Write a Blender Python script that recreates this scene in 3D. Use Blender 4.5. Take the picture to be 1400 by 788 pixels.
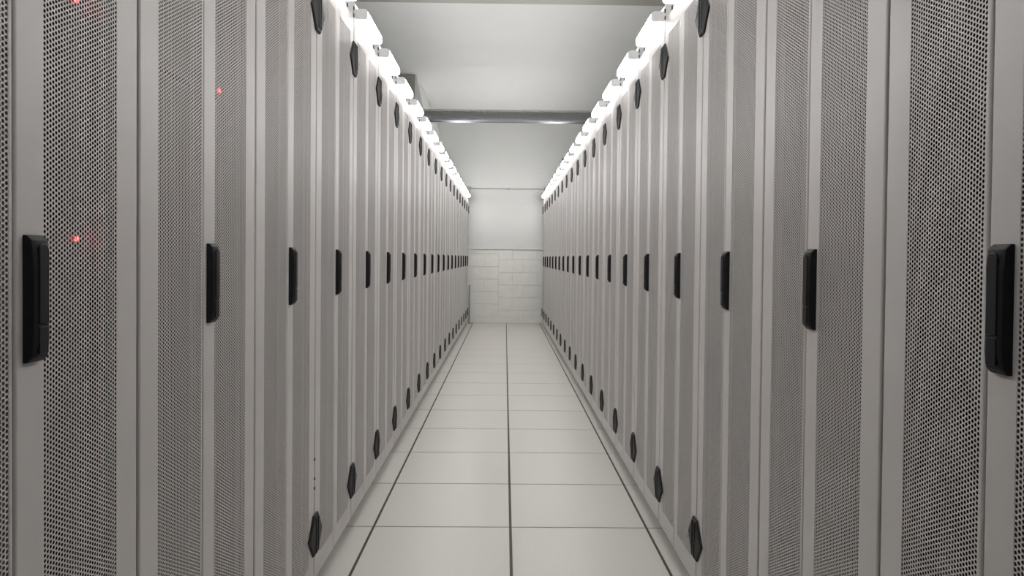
import bpy, bmesh, math, random
from mathutils import Vector, Matrix

for o in list(bpy.data.objects):
    bpy.data.objects.remove(o)
scene = bpy.context.scene
C = scene.collection
random.seed(4)

# ------------------------------------------------------------------ camera
YAW, PITCH, ROLL = 0.0113, 0.0163, 0.0098
FPX, SX, SY, CAM_H = 977.12, 1.15, -25.72, 1.1859
cam_data = bpy.data.cameras.new('camera')
cam = bpy.data.objects.new('camera', cam_data)
C.objects.link(cam)
scene.camera = cam
r0 = Vector((math.cos(YAW), -math.sin(YAW), 0))
f0 = Vector((math.sin(YAW), math.cos(YAW), 0))
u0 = Vector((0, 0, 1))
fwd = f0 * math.cos(PITCH) - u0 * math.sin(PITCH)
up1 = u0 * math.cos(PITCH) + f0 * math.sin(PITCH)
right = r0 * math.cos(ROLL) + up1 * math.sin(ROLL)
up = up1 * math.cos(ROLL) - r0 * math.sin(ROLL)
m = Matrix.Identity(4)
for i in range(3):
    m[i][0], m[i][1], m[i][2] = right[i], up[i], -fwd[i]
m.translation = (0, 0, CAM_H)
cam.matrix_world = m
cam_data.sensor_fit = 'HORIZONTAL'
cam_data.sensor_width = 36.0
cam_data.lens = FPX / 1400 * 36.0
cam_data.shift_x = -SX / 1400
cam_data.shift_y = SY / 1400
cam_data.clip_start = 0.02

# ------------------------------------------------------------------ light
LAMP_STRENGTH = 17.0
world = bpy.data.worlds.new('world')
scene.world = world
world.use_nodes = True
world.node_tree.nodes['Background'].inputs[0].default_value = (0.9, 0.9, 0.88, 1)
world.node_tree.nodes['Background'].inputs[1].default_value = 0.0
scene.view_settings.view_transform = 'Standard'
scene.view_settings.look = 'None'
scene.view_settings.gamma = 1.0
scene.view_settings.use_curve_mapping = False
scene.view_settings.exposure = 1.05

# ------------------------------------------------------------------ materials
def mat(name, col, rough=0.5, metal=0.0, noise=0.0, nscale=20.0, bump=0.0, bscale=200.0, spec=0.5, stretch=None):
    M = bpy.data.materials.new(name)
    M.use_nodes = True
    nt = M.node_tree
    b = nt.nodes['Principled BSDF']
    b.inputs['Base Color'].default_value = (*col, 1)
    b.inputs['Roughness'].default_value = rough
    b.inputs['Metallic'].default_value = metal
    b.inputs['Specular IOR Level'].default_value = spec
    tc = nt.nodes.new('ShaderNodeTexCoord')
    mp = nt.nodes.new('ShaderNodeMapping')
    nt.links.new(tc.outputs['Object'], mp.inputs['Vector'])
    if stretch:
        mp.inputs['Scale'].default_value = stretch
    if noise > 0:
        n = nt.nodes.new('ShaderNodeTexNoise')
        n.inputs['Scale'].default_value = nscale
        n.inputs['Detail'].default_value = 5
        nt.links.new(mp.outputs['Vector'], n.inputs['Vector'])
        r = nt.nodes.new('ShaderNodeValToRGB')
        r.color_ramp.elements[0].position = 0.3
        r.color_ramp.elements[1].position = 0.7
        r.color_ramp.elements[0].color = (*[c * (1 - noise) for c in col], 1)
        r.color_ramp.elements[1].color = (*[min(1, c * (1 + noise)) for c in col], 1)
        nt.links.new(n.outputs['Fac'], r.inputs['Fac'])
        nt.links.new(r.outputs['Color'], b.inputs['Base Color'])
    if bump > 0:
        n2 = nt.nodes.new('ShaderNodeTexNoise')
        n2.inputs['Scale'].default_value = bscale
        n2.inputs['Detail'].default_value = 3
        nt.links.new(mp.outputs['Vector'], n2.inputs['Vector'])
        bp = nt.nodes.new('ShaderNodeBump')
        bp.inputs['Strength'].default_value = bump
        bp.inputs['Distance'].default_value = 0.002
        nt.links.new(n2.outputs['Fac'], bp.inputs['Height'])
        nt.links.new(bp.outputs['Normal'], b.inputs['Normal'])
    return M

def emit(name, col, strength):
    M = mat(name, (0.9, 0.9, 0.9), 0.4)
    b = M.node_tree.nodes['Principled BSDF']
    b.inputs['Emission Color'].default_value = (*col, 1)
    b.inputs['Emission Strength'].default_value = strength
    return M

PAINT = (0.56, 0.534, 0.519)
M = {
    'rack': mat('rack_paint', PAINT, 0.42, noise=0.025, nscale=6, bump=0.08, bscale=500),
    'mesh': mat('perforated_steel', PAINT, 0.45),
    'inside': mat('rack_inner_steel', (0.060, 0.057, 0.056), 0.5, noise=0.04, nscale=8),
    'plinth': mat('plinth_paint', (0.30, 0.29, 0.28), 0.5, noise=0.05, nscale=10),
    'rail': mat('zinc_rail', (0.11, 0.106, 0.103), 0.4, 0.3, noise=0.05, nscale=15),
    'dark': mat('dark_fill_and_bezel', (0.016, 0.015, 0.015), 0.5, noise=0.15, nscale=12),
    'black': mat('black_plastic', (0.012, 0.0115, 0.0125), 0.5, noise=0.12, nscale=40, bump=0.15, bscale=900, spec=0.25),
    'lever': mat('black_lever_plastic', (0.012, 0.0115, 0.0125), 0.45, noise=0.1, nscale=40, spec=0.25),
    'hinge': mat('graphite_hinge_plastic', (0.012, 0.0115, 0.013), 0.5, noise=0.12, nscale=40, spec=0.25),
    'screw': mat('dark_screw', (0.04, 0.04, 0.04), 0.4, 0.4, noise=0.1, nscale=60),
    'plate': mat('lamp_plate_paint', (0.66, 0.655, 0.645), 0.5, noise=0.02, nscale=8),
    'cap': emit('lamp_end_cap_plastic', (1.0, 0.99, 0.985), 0.06),
    'lamp': emit('fluorescent_diffuser', (1.0, 0.99, 0.985), LAMP_STRENGTH),
    'led': emit('red_led', (1.0, 0.03, 0.03), 9.0),
    'tile': mat('speckled_floor_tile', (0.56, 0.545, 0.505), 0.36, noise=0.075, nscale=170, bump=0.05, bscale=260),
    'joint': mat('dark_floor_joint', (0.035, 0.03, 0.026), 0.6, noise=0.2, nscale=30),
    'wall': mat('white_wall_paint', (0.68, 0.685, 0.665), 0.6, noise=0.02, nscale=3, bump=0.1, bscale=60),
    'block': mat('white_painted_block', (0.83, 0.83, 0.79), 0.6, noise=0.03, nscale=9, bump=0.35, bscale=70),
    'mortar': mat('painted_mortar', (0.78, 0.78, 0.74), 0.65, noise=0.03, nscale=9, bump=0.3, bscale=90),
    'ceil': mat('white_ceiling_paint', (0.67, 0.672, 0.655), 0.65, noise=0.015, nscale=2, bump=0.08, bscale=50),
    'beam': mat('beige_beam_and_duct_shade', (0.325, 0.313, 0.285), 0.6, noise=0.02, nscale=3),
    'steel': mat('galvanised_pipe', (0.33, 0.34, 0.37), 0.38, 0.9, noise=0.06, nscale=6, stretch=(0.3, 1, 1)),
    'strut': mat('galvanised_tray', (0.40, 0.40, 0.39), 0.5, 0.0, noise=0.06, nscale=20),
    'conduit': mat('grey_conduit', (0.38, 0.38, 0.37), 0.45, noise=0.05, nscale=30),
    'server': mat('server_case', (0.05, 0.05, 0.052), 0.4, 0.5, noise=0.1, nscale=20),
}

# ------------------------------------------------------------------ helpers
def bm_box(bm, x0, x1, y0, y1, z0, z1):
    v = [bm.verts.new((x, y, z)) for x in (x0, x1) for y in (y0, y1) for z in (z0, z1)]
    fs = []
    for f in ((0, 1, 3, 2), (4, 6, 7, 5), (0, 4, 5, 1), (2, 3, 7, 6), (0, 2, 6, 4), (1, 5, 7, 3)):
        fs.append(bm.faces.new([v[i] for i in f]))
    return v

def bevel(bm, w, seg=2, edges=None):
    bmesh.ops.bevel(bm, geom=list(edges if edges is not None else bm.edges), offset=w, segments=seg,
                    profile=0.5, affect='EDGES', clamp_overlap=True)

def finish(bm, name, material, smooth=False):
    bmesh.ops.recalc_face_normals(bm, faces=bm.faces[:])
    me = bpy.data.meshes.new(name)
    bm.to_mesh(me)
    bm.free()
    me.materials.append(M[material])
    if smooth == 'w':          # area-weighted normals keep the flats flat and the bevels soft
        acc = [Vector((0, 0, 0)) for _ in me.vertices]
        for p in me.polygons:
            p.use_smooth = True
            for vi in p.vertices:
                acc[vi] += p.normal * p.area
        me.normals_split_custom_set_from_vertices([a.normalized() for a in acc])
    elif smooth:
        for p in me.polygons:
            p.use_smooth = True
        try:
            me.set_sharp_from_angle(angle=math.radians(38))
        except Exception:
            pass
    return me

def box_mesh(name, material, x0, x1, y0, y1, z0, z1, bev=0.0, seg=2):
    bm = bmesh.new()
    bm_box(bm, x0, x1, y0, y1, z0, z1)
    if bev > 0:
        bevel(bm, bev, seg)
    return finish(bm, name, material, smooth='w' if bev > 0 else False)

def obj(name, mesh, parent=None, loc=(0, 0, 0)):
    o = bpy.data.objects.new(name, mesh)
    C.objects.link(o)
    o.location = loc
    if parent is not None:
        o.parent = parent
    return o

def tag(o, label, cat, group=None):
    o['label'] = label
    o['category'] = cat
    if group:
        o['group'] = group
    return o

def thing(name, loc, rotz, label, cat, group=None):
    o = bpy.data.objects.new(name, None)
    C.objects.link(o)
    o.empty_display_size = 0.1
    o.location = loc
    o.rotation_euler = (0, 0, rotz)
    return tag(o, label, cat, group)

def struct(name, mesh, loc=(0, 0, 0)):
    o = obj(name, mesh, None, loc)
    o['kind'] = 'structure'
    return o

def cyl(bm, p0, p1, r, n=16):
    p0, p1 = Vector(p0), Vector(p1)
    d = (p1 - p0).normalized()
    a = d.orthogonal().normalized()
    b = d.cross(a)
    rings = []
    for p in (p0, p1):
        rings.append([bm.verts.new(p + (a * math.cos(2 * math.pi * i / n) + b * math.sin(2 * math.pi * i / n)) * r) for i in range(n)])
    for i in range(n):
        bm.faces.new((rings[0][i], rings[0][(i + 1) % n], rings[1][(i + 1) % n], rings[1][i]))
    bm.faces.new(rings[0][::-1])
    bm.faces.new(rings[1])

ORD = ['first', 'second', 'third', 'fourth', 'fifth', 'sixth', 'seventh', 'eighth', 'ninth', 'tenth', 'eleventh',
       'twelfth', 'thirteenth', 'fourteenth', 'fifteenth', 'sixteenth', 'seventeenth', 'eighteenth', 'nineteenth', 'twentieth']

# ------------------------------------------------------------------ layout
XL, XR = -0.6563, 0.6752           # door planes of the two rows
PITCH_R = 0.6
L_START, R_START = 0.6885, 0.6665    # near edge of the nearest rack of each row
NR = 20
WALL_Y = 12.905
CEIL = 3.72
TILE_C, TILE_Y = 0.0355, 5.205 * 0.6
ROOM_X, ROOM_Y0 = 2.3, -2.6

# ------------------------------------------------------------------ setting
floor = struct('floor', box_mesh('floor', 'joint', -ROOM_X, ROOM_X, ROOM_Y0, WALL_Y, -0.12, -0.004))
gx, gy = 0.0115, 0.0085
def tile_mesh(w, d):
    bm = bmesh.new()
    bm_box(bm, -w / 2, w / 2, -d / 2, d / 2, -0.004, 0.0)
    bevel(bm, 0.0008, 1, [e for e in bm.edges if all(v.co.z > -0.001 for v in e.verts)])
    return finish(bm, 'floor_tile', 'tile')
full_tile = tile_mesh(0.6 - gx, 0.6 - gy)
for k in range(-8, 18):
    ya, yb = TILE_Y + 0.6 * (k - 1), TILE_Y + 0.6 * k
    if yb > WALL_Y:
        yb = WALL_Y
    for j in range(-3, 3):
        xa = TILE_C + 0.6 * j
        if yb - ya > 0.59:
            me = full_tile
        elif j == -3:
            me = last_tile = tile_mesh(0.6 - gx, yb - ya - gy)
        else:
            me = last_tile
        obj('floor_tile', me, floor, (xa + 0.3, (ya + yb) / 2, 0))

ceiling = struct('ceiling', box_mesh('ceiling', 'ceil', -ROOM_X, ROOM_X, ROOM_Y0, WALL_Y + 0.2, CEIL, CEIL + 0.15))
bz = 3.42
by = 0.0 + (bz - CAM_H) * 977.0 / 344.6
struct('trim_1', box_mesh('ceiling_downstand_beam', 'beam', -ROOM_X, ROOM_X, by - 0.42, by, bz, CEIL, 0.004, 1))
struct('wall_left', box_mesh('wall_left', 'wall', -ROOM_X - 0.15, -ROOM_X, ROOM_Y0, WALL_Y, -0.1, CEIL))
struct('wall_right', box_mesh('wall_right', 'wall', ROOM_X, ROOM_X + 0.15, ROOM_Y0, WALL_Y, -0.1, CEIL))
struct('wall_front', box_mesh('wall_front', 'wall', -ROOM_X, ROOM_X, ROOM_Y0 - 0.15, ROOM_Y0, -0.1, CEIL))

# end wall: mortar backing, painted blocks, plaster above, skirting
wall_back = struct('wall_back', box_mesh('wall_back', 'mortar', -ROOM_X, ROOM_X, WALL_Y + 0.004, WALL_Y + 0.2, -0.1, CEIL))
BAND_Z = 1.331
obj('plaster', box_mesh('plaster', 'wall', -ROOM_X, ROOM_X, WALL_Y - 0.012, WALL_Y + 0.004, BAND_Z + 0.022, CEIL), wall_back)
obj('ledge', box_mesh('ledge', 'wall', -ROOM_X, ROOM_X, WALL_Y - 0.022, WALL_Y + 0.004, BAND_Z - 0.004, BAND_Z + 0.022, 0.004, 2), wall_back)
DIV = -0.112
def blocks(x_from, x_to, zs, phase, side):
    for r in range(len(zs) - 1):
        z0, z1 = zs[r] + 0.007, zs[r + 1] - 0.007
        off = 0.25 if (r + phase) % 2 else 0.44
        cuts = [DIV]
        x = DIV + side * off
        while (side > 0 and x < x_to - 0.05) or (side < 0 and x > x_from + 0.05):
            cuts.append(x)
            x += side * 0.44
        cuts.append(x_to if side > 0 else x_from)
        cuts.sort()
        for a, b in zip(cuts[:-1], cuts[1:]):
            pr = random.uniform(-0.0006, 0.0006)
            obj('block', box_mesh('block', 'block', a + 0.002, b - 0.002, WALL_Y - 0.0040 + pr, WALL_Y + 0.006, z0, z1, 0.003, 2), wall_back)
blocks(-1.0, DIV, [0.113, 0.339, 0.565, 0.790, 1.016, 1.242, BAND_Z], 1, -1)
blocks(DIV, 1.0, [0.113, 0.228, 0.456, 0.684, 0.912, 1.140, BAND_Z], 0, 1)
struct('baseboard_back', box_mesh('baseboard_back', 'block', -1.0, 1.0, WALL_Y - 0.012, WALL_Y + 0.003, 0.0, 0.110, 0.004, 2))

# ------------------------------------------------------------------ rack parts (front = local y 0, depth +y, x to the facing viewer's right)
DZ0, DZ1 = 0.047, 2.206
PZ0, PZ1 = 0.122, 2.127
LX0, LX1, RX0, RX1 = -0.2955, -0.0268, -0.0232, 0.2955
PLX0, PLX1 = -0.2275, -0.0355
PRX0, PRX1 = 0.0360, 0.2280
DT = 0.026

def leaf_mesh(name, x0, x1, px0, px1):
    bm = bmesh.new()
    def bev_edges(sel, w, seg):
        bevel(bm, w, seg, [e for e in bm.edges if sel(e)])
    # front ring as a grid with a hole, then depth
    out_f = [bm.verts.new((x, 0, z)) for x, z in ((x0, DZ0), (x1, DZ0), (x1, DZ1), (x0, DZ1))]
    in_f = [bm.verts.new((x, 0, z)) for x, z in ((px0, PZ0), (px1, PZ0), (px1, PZ1), (px0, PZ1))]
    out_b = [bm.verts.new((v.co.x, DT, v.co.z)) for v in out_f]
    in_b = [bm.verts.new((v.co.x, 0.0012, v.co.z)) for v in in_f]
    for i in range(4):
        j = (i + 1) % 4
        bm.faces.new((out_f[i], out_f[j], in_f[j], in_f[i]))
        bm.faces.new((out_f[i], out_b[i], out_b[j], out_f[j]))
        bm.faces.new((in_f[i], in_f[j], in_b[j], in_b[i]))
        # back return flange
    fl = [bm.verts.new((x, DT, z)) for x, z in ((x0 + 0.006, DZ0 + 0.02), (x1 - 0.006, DZ0 + 0.02), (x1 - 0.006, DZ1 - 0.02), (x0 + 0.006, DZ1 - 0.02))]
    for i in range(4):
        j = (i + 1) % 4
        bm.faces.new((out_b[i], fl[i], fl[j], out_b[j]))
    bmesh.ops.recalc_face_normals(bm, faces=bm.faces[:])
    outer = [e for e in bm.edges if all(v in out_f for v in e.verts)]
    bevel(bm, 0.0045, 3, outer)
    return finish(bm, name, 'rack', 'w')

def perf_mesh():
    """hexagonally perforated sheet: real holes with the sheet's own thickness, spans x 0..0.192"""
    P = 0.00764
    R = P / math.sqrt(3)
    r = 0.00298
    col = P * math.sqrt(3) / 2
    ncol = 29
    nrow = int((PZ1 - PZ0) / P) + 2
    x_off = (0.192 - (ncol - 1) * col) / 2
    verts, faces = [], []
    ca = [(math.cos(k * math.pi / 3), math.sin(k * math.pi / 3)) for k in range(6)]
    T = 0.0006
    for c in range(ncol):
        cx = x_off + c * col
        for w in range(nrow):
            cz = PZ0 + (w - (0.5 if c % 2 else 0.0)) * P + P * 0.25
            b = len(verts)
            for k in range(6):
                verts.append((cx + R * ca[k][0], 0.0, cz + R * ca[k][1]))
            for k in range(6):
                verts.append((cx + r * ca[k][0], 0.0, cz + r * ca[k][1]))
            for k in range(6):
                verts.append((cx + r * ca[k][0], T, cz + r * ca[k][1]))
            for k in range(6):
                j = (k + 1) % 6
                faces.append((b + k, b + j, b + 6 + j, b + 6 + k))
                faces.append((b + 6 + k, b + 6 + j, b + 12 + j, b + 12 + k))
    me = bpy.data.meshes.new('perforated_panel')
    me.from_pydata(verts, [], faces)
    me.materials.append(M['mesh'])
    return me

def cabinet_mesh():
    bm = bmesh.new()
    a, t = 0.2985, 0.012
    for s in (-1, 1):
        bm_box(bm, min(s * a, s * (a - t)), max(s * a, s * (a - t)), 0.032, 1.0, 0.07, 2.2)
    bm_box(bm, -a + t, a - t, 0.985, 1.0, 0.07, 2.2)
    bm_box(bm, -a + t, a - t, 0.032, 0.985, 2.18, 2.2)
    bm_box(bm, -a + t, a - t, 0.032, 0.985, 0.07, 0.09)
    for s in (-1, 1):      # front corner posts
        xa, xb = sorted((s * (a - t), s * (a - 0.045)))
        bm_box(bm, xa, xb, 0.034, 0.075, 0.09, 2.18)
    return finish(bm, 'cabinet', 'inside')

def rail_mesh():
    bm = bmesh.new()
    bm_box(bm, -0.022, 0.022, 0.0, 0.002, 0.10, 2.17)
    bm_box(bm, 0.020, 0.022, 0.002, 0.05, 0.10, 2.17)
    return finish(bm, 'mounting_rail', 'rail')

def blank_mesh(gaps):  # dark sheets added to darken the rack interior behind the perforated doors
    bm = bmesh.new()
    z = 0.11
    for g0, g1 in sorted(gaps) + [(2.165, 2.165)]:
        if g0 - z > 0.01:
            bm_box(bm, -0.2235, 0.2235, 0.0, 0.003, z, g0)
        z = g1
    return finish(bm, 'dark_fill_panel', 'dark')

def handle_mesh():
    bm = bmesh.new()
    w, h, d = 0.0180, 0.0880, 0.0170
    # rows along z; slightly waisted grip, chamfered ends, convex front
    rows = [(-h, 1.0, 0.006), (-h + 0.007, 1.0, d - 0.003), (-h + 0.03, 0.97, d), (-0.01, 0.93, d), (0.035, 0.94, d), (0.055, 1.0, d), (h - 0.007, 1.0, d - 0.003), (h, 1.0, 0.006)]
    rings = []
    for z, s, dd in rows:
        rings.append([bm.verts.new(p) for p in (
            (-w, 0, z), (-w * s, -dd * 0.84, z), (-w * 0.6 * s, -dd, z), (w * 0.6 * s, -dd, z), (w * s, -dd * 0.84, z), (w, 0, z))])
    for a, b in zip(rings[:-1], rings[1:]):
        for i in range(5):
            bm.faces.new((a[i], a[i + 1], b[i + 1], b[i]))
    bm.faces.new(rings[0][::-1])
    bm.faces.new(rings[-1])
    bmesh.ops.recalc_face_normals(bm, faces=bm.faces[:])
    bevel(bm, 0.0012, 2, [e for e in bm.edges if e.calc_face_angle(0) > 0.35])
    return finish(bm, 'handle', 'black', 'w')

def lever_mesh():
    bm = bmesh.new()
    w = 0.0105
    pts = [(-w, -0.035), (w, -0.035)]
    for k in range(9):
        a = math.pi * k / 8
        pts.append((w * math.cos(a), 0.066 + w * math.sin(a)))
    f = [bm.verts.new((x, -0.0188, z)) for x, z in pts]
    b = [bm.verts.new((x, -0.0155, z)) for x, z in pts]
    bm.faces.new(f)
    n = len(pts)
    for i in range(n):
        bm.faces.new((f[i], b[i], b[(i + 1) % n], f[(i + 1) % n]))
    bmesh.ops.recalc_face_normals(bm, faces=bm.faces[:])
    bevel(bm, 0.0014, 2, [e for e in bm.edges if all(v in f for v in e.verts)])
    return finish(bm, 'lever', 'lever', 'w')

def hinge_mesh():
    """graphite lozenge cover: six-sided plate rising to a ribbed spine"""
    bm = bmesh.new()
    def hexa(sw, sh, st, y):
        w, h, t = 0.084 * sw, 0.072 * sh, 0.026 * st
        return [bm.verts.new((x, y, z)) for x, z in ((-t, -h), (t, -h), (w, 0), (t, h), (-t, h), (-w, 0))]
    loops = [hexa(1, 1, 1, 0.0), hexa(1, 1, 1, -0.0045), hexa(0.9, 0.94, 0.9, -0.0080), hexa(0.34, 0.86, 0.72, -0.0105)]
    for a, b in zip(loops[:-1], loops[1:]):
        for i in range(6):
            bm.faces.new((a[i], a[(i + 1) % 6], b[(i + 1) % 6], b[i]))
    bm.faces.new(loops[-1])
    bm.faces.new(loops[0][::-1])
    for x in (-0.0135, 0.0135):
        bm_box(bm, x - 0.0045, x + 0.0045, -0.0130, -0.007, -0.060, 0.060)
    bm_box(bm, -0.009, 0.009, -0.0120, -0.007, -0.058, -0.044)
    bmesh.ops.recalc_face_normals(bm, faces=bm.faces[:])
    bevel(bm, 0.001, 1, [e for e in bm.edges if e.calc_face_angle(0) > 0.5])
    return finish(bm, 'hinge_cover', 'hinge', 'w')

ME = {
    'leaf_l': leaf_mesh('door_left_leaf', LX0, LX1, PLX0, PLX1),
    'leaf_r': leaf_mesh('door_right_leaf', RX0, RX1, PRX0, PRX1),
    'perf': perf_mesh(),
    'cabinet': cabinet_mesh(),
    'plinth': box_mesh('plinth', 'plinth', -0.299, 0.299, 0.055, 0.98, 0.0, 0.07, 0.002, 1),
    'rail': rail_mesh(),
    'blank': blank_mesh([]),
    'handle': handle_mesh(),
    'lever': lever_mesh(),
    'flap': box_mesh('lock_flap', 'lever', -0.0100, 0.0100, -0.0182, -0.0155, -0.076, -0.0385, 0.0012, 2),
    'hinge': hinge_mesh(),
    'clip': box_mesh('clip', 'screw', -0.0045, 0.0045, -0.0015, 0.004, -0.0045, 0.0045, 0.001, 1),
    'side': box_mesh('side_panel', 'rack', -0.0005, 0.0005, 0.034, 0.995, 0.072, 2.198),
}
RAIL_Y = 0.088
HANDLE_X, HANDLE_Z = 0.0082 - 0.0012, 1.1225

# servers whose red lights shine through the mesh: (side, rack index, light height)
SERVERS = [('L', 0, 1.210), ('L', 0, 1.612), ('L', 1, 1.600)]

def make_rack(side, i):
    if side == 'L':
        loc, rz, hx = (XL, L_START + 0.6 * (i + 0.5), 0), math.pi / 2, 0.3
        row = 'left'
    else:
        loc, rz, hx = (XR, R_START + 0.6 * (i + 0.5), 0), -math.pi / 2, -0.3
        row = 'right'
    if i == 0:
        lab = f'grey perforated double-door server rack nearest the camera in the {row} row'
    elif i == NR - 1:
        lab = f'grey perforated double-door server rack beside the end wall in the {row} row'
    else:
        lab = f'grey perforated double-door server rack, {ORD[i]} from the camera in the {row} row'
    t = thing('server_rack', loc, rz, lab, 'server rack', f'server racks of the {row} row')
    obj('cabinet', ME['cabinet'], t)
    obj('plinth', ME['plinth'], t)
    for sx in (-1, 1):
        obj('side_panel', ME['side'], t, (sx * 0.2991, 0, 0))
    r1 = obj('mounting_rail', ME['rail'], t, (0.247, RAIL_Y, 0))
    r2 = obj('mounting_rail', ME['rail'], t, (-0.247, RAIL_Y, 0))
    r2.scale = (-1, 1, 1)
    gaps = [(z - 0.022, z + 0.0225) for s, k, z in SERVERS if s == side and k == i]
    obj('dark_fill_panel', blank_mesh(gaps) if gaps else ME['blank'], t, (0, RAIL_Y, 0))
    dl = obj('door', ME['leaf_l'], t)
    dr = obj('door', ME['leaf_r'], t)
    obj('perforated_panel', ME['perf'], dl, (PLX0, 0.0005, 0))
    obj('perforated_panel', ME['perf'], dr, (PRX0, 0.0005, 0))
    hl = (0.0095, 0.0, HANDLE_Z)
    o = obj('handle', ME['handle'], dr, hl)
    o['label'] = 'black plastic swing handle'
    obj('lever', ME['lever'], dr, hl)
    obj('lock_flap', ME['flap'], dr, hl)
    for z in (0.213, 2.030):
        h = obj('hinge_cover', ME['hinge'], t, (hx, -0.0005, z))
        h['label'] = 'dark graphite lozenge hinge cover'
    if side == 'L' and i == 2:      # three little dark clips on the seam above the hinge cover
        for z in (0.475, 0.408, 0.374):
            obj('clip', ME['clip'], t, (0.2985, -0.001, z))
    return t

for i in range(NR):
    make_rack('L', i)
for i in range(NR):
    make_rack('R', i)

# servers
def make_server(side, i, z, label):
    loc, rz = ((XL, L_START + 0.6 * (i + 0.5), z), math.pi / 2) if side == 'L' else ((XR, R_START + 0.6 * (i + 0.5), z), -math.pi / 2)
    t = thing('server', loc, rz, label, 'server', 'servers with red lights')
    obj('chassis', box_mesh('chassis', 'server', -0.2185, 0.2185, 0.087, 0.75, -0.0205, 0.0205), t)
    obj('bezel', box_mesh('bezel', 'dark', -0.2405, 0.2405, 0.070, 0.0865, -0.0212, 0.0212, 0.002, 1), t)
    bm = bmesh.new()
    cyl(bm, (0.230, 0.0665, 0), (0.230, 0.071, 0), 0.0042, 10)
    o = obj('status_light', finish(bm, 'status_light', 'led'), t)
    o['label'] = 'glowing red status light'
make_server('L', 0, 1.210, 'dark server with red light at handle height in the nearest left rack')
make_server('L', 0, 1.612, 'dark server with red light near the top of the nearest left rack')
make_server('L', 1, 1.600, 'dark server with red light in the second left rack')

# ------------------------------------------------------------------ lamps on the rack tops
def diffuser_mesh(half):
    bm = bmesh.new()
    y0, y1, z0, z1, r = 0.0155, -0.036, 2.238, 2.283, 0.013
    prof = [(y0, z0)]
    for k in range(5):
        a = -math.pi / 2 - math.pi / 2 * k / 4
        prof.append((y1 + r + r * math.cos(a), z0 + r + r * math.sin(a)))
    for k in range(5):
        a = math.pi - math.pi / 2 * k / 4
        prof.append((y1 + r + r * math.cos(a), z1 - r + r * math.sin(a)))
    prof.append((y0, z1))
    A = [bm.verts.new((-half, y, z)) for y, z in prof]
    B = [bm.verts.new((half, y, z)) for y, z in prof]
    n = len(prof)
    for i in range(n):
        bm.faces.new((A[i], A[(i + 1) % n], B[(i + 1) % n], B[i]))
    bm.faces.new(A)
    bm.faces.new(B[::-1])
    return bm
cap_bm = diffuser_mesh(0.006)
cap_mesh = finish(cap_bm, 'end_cap', 'cap', True)
dif_mesh = finish(diffuser_mesh(0.180), 'diffuser', 'lamp', True)
plate_mesh = box_mesh('mounting_plate', 'plate', -0.2985, 0.2985, 0.016, 0.019, 2.2115, 2.300, 0.0006, 1)
screw_mesh = box_mesh('screw', 'screw', -0.0065, 0.0065, 0.0125, 0.0165, -0.0080, 0.0080, 0.001, 1)

def make_lamp(side, i):
    row = 'left' if side == 'L' else 'right'
    loc, rz = ((XL, L_START + 0.6 * (i + 0.5), 0), math.pi / 2) if side == 'L' else ((XR, R_START + 0.6 * (i + 0.5), 0), -math.pi / 2)
    if i == NR - 1:
        lab = f'short lit fluorescent lamp nearest the end wall, atop the {row} rack row'
    else:
        lab = f'short lit fluorescent lamp on top of the {ORD[i]} rack of the {row} row'
    t = thing('fluorescent_lamp', loc, rz, lab, 'lamp', f'lamps along the top of the {row} row')
    obj('mounting_plate', plate_mesh, t)
    o = obj('diffuser', dif_mesh, t)
    o['label'] = 'glowing white diffuser'
    for s in (-1, 1):
        obj('end_cap', cap_mesh, t, (s * 0.1865, 0, 0))
        for z in (2.239, 2.270):
            obj('screw', screw_mesh, t, (s * 0.235, 0, z))
LAMP_FROM = 0
for i in range(LAMP_FROM, NR):
    make_lamp('L', i)
for i in range(LAMP_FROM, NR):
    make_lamp('R', i)

# ------------------------------------------------------------------ overhead tray and pipe
TY = 9.0
tray = thing('cable_tray', (0, TY, 2.94), 0, 'grey slotted cable tray crossing the aisle above the racks', 'cable tray')
bm = bmesh.new()
bm_box(bm, -2.25, 2.25, 0.0, 0.003, 0.0, 0.014)
bm_box(bm, -2.25, 2.25, 0.0, 0.003, 0.078, 0.100)
bm_box(bm, -2.25, 2.25, 0.003, 0.16, 0.0, 0.003)
bm_box(bm, -2.25, 2.25, 0.157, 0.16, 0.003, 0.100)
bm_box(bm, -2.25, 2.25, 0.003, 0.157, 0.097, 0.100)  # lid added to shut out light so the slots look dark
obj('tray_channel', finish(bm, 'tray_channel', 'strut'), tray)
bm = bmesh.new()
x = -2.245
while x < 2.24:
    bm_box(bm, x, x + 0.0125, 0.0, 0.003, 0.014, 0.078)
    x += 0.0289
o = obj('slotted_side', finish(bm, 'slotted_side', 'strut'), tray)
o['kind'] = 'stuff'
bm = bmesh.new()
cyl(bm, (-2.25, TY - 0.01, 2.9055), (2.25, TY - 0.01, 2.9055), 0.0335, 24)
o = obj('steel_pipe', finish(bm, 'steel_pipe', 'steel', True))
tag(o, 'shiny blue-grey steel pipe directly beneath the slotted cable tray', 'pipe')

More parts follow.
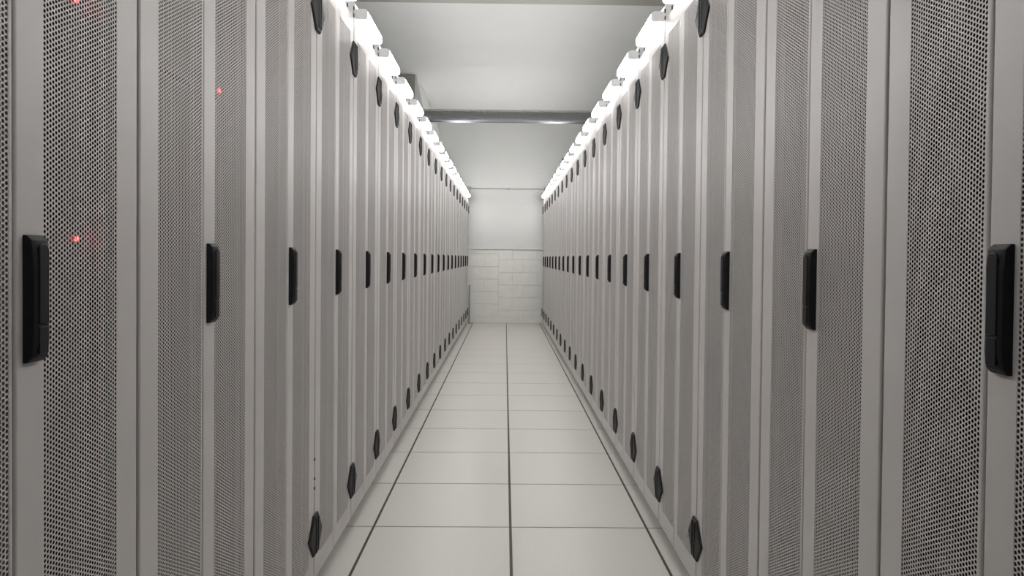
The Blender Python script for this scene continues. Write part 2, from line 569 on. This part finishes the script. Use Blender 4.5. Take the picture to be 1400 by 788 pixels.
# thin conduit across the end wall
cd = thing('conduit', (0, WALL_Y - 0.012, 2.418), 0, 'thin grey conduit running across the white end wall', 'conduit')
bm = bmesh.new()
cyl(bm, (-1.2, -0.022, 0), (1.2, -0.022, 0), 0.0085, 12)
obj('tube', finish(bm, 'tube', 'conduit', True), cd)
bm = bmesh.new()
cyl(bm, (0.03, -0.022, 0), (0.075, -0.022, 0), 0.014, 12)
obj('coupling', finish(bm, 'coupling', 'conduit', True), cd)
jb = box_mesh('junction_box', 'conduit', -0.03, 0.03, -0.05, -0.001, -0.035, 0.035, 0.004, 2)
for x in (-0.655, 0.715):
    obj('junction_box', jb, cd, (x, 0, 0))

# ventilation duct end near the ceiling, left
bm = bmesh.new()
def duct_pt(xx, yy, zz):
    return bm.verts.new((xx, yy, zz))
y0, y1 = 10.0, WALL_Y - 0.02
top, bot = CEIL - 0.002, 3.05
fr = [duct_pt(-2.2, y0, bot), duct_pt(-1.10, y0, bot), duct_pt(-1.255, y0, top), duct_pt(-2.2, y0, top)]
bk = [duct_pt(v.co.x, y1, v.co.z) for v in fr]
bm.faces.new(fr[::-1]); bm.faces.new(bk)
for i in range(4):
    bm.faces.new((fr[i], fr[(i + 1) % 4], bk[(i + 1) % 4], bk[i]))
bmesh.ops.recalc_face_normals(bm, faces=bm.faces[:])
bevel(bm, 0.008, 2)
o = obj('ventilation_duct', finish(bm, 'ventilation_duct', 'ceil', 'w'))
ep = obj('duct_shade_panel', box_mesh('duct_shade_panel', 'beam', -2.19, -1.275, y0 - 0.012, y0 - 0.001, bot + 0.01, top - 0.004, 0.002, 1), o)  # added panel; its darker colour stands in for shade on the near face
ep['label'] = 'beige-grey panel painting shade on the duct end'
tag(o, 'white boxed ventilation duct under the ceiling above the left row', 'duct')

# grey upright trunking in the corner at the end of the left row
tr = thing('corner_post', (-0.6285, 12.735, 0), 0, 'thin dark grey post with a foot at the far end of the left row', 'post')
obj('upright', box_mesh('upright', 'plinth', -0.012, 0.012, -0.02, 0.02, 0.008, 0.69, 0.002, 1), tr)
obj('foot', box_mesh('foot', 'plinth', -0.012, 0.07, -0.03, 0.03, 0.0, 0.008, 0.002, 1), tr)

# short rod standing on the right row
bm = bmesh.new()
cyl(bm, (0.70, 8.84, 2.2), (0.70, 8.84, 2.425), 0.005, 8)
o = obj('threaded_rod', finish(bm, 'threaded_rod', 'screw', True))
tag(o, 'short thin dark rod standing on top of the right rack row', 'rod')
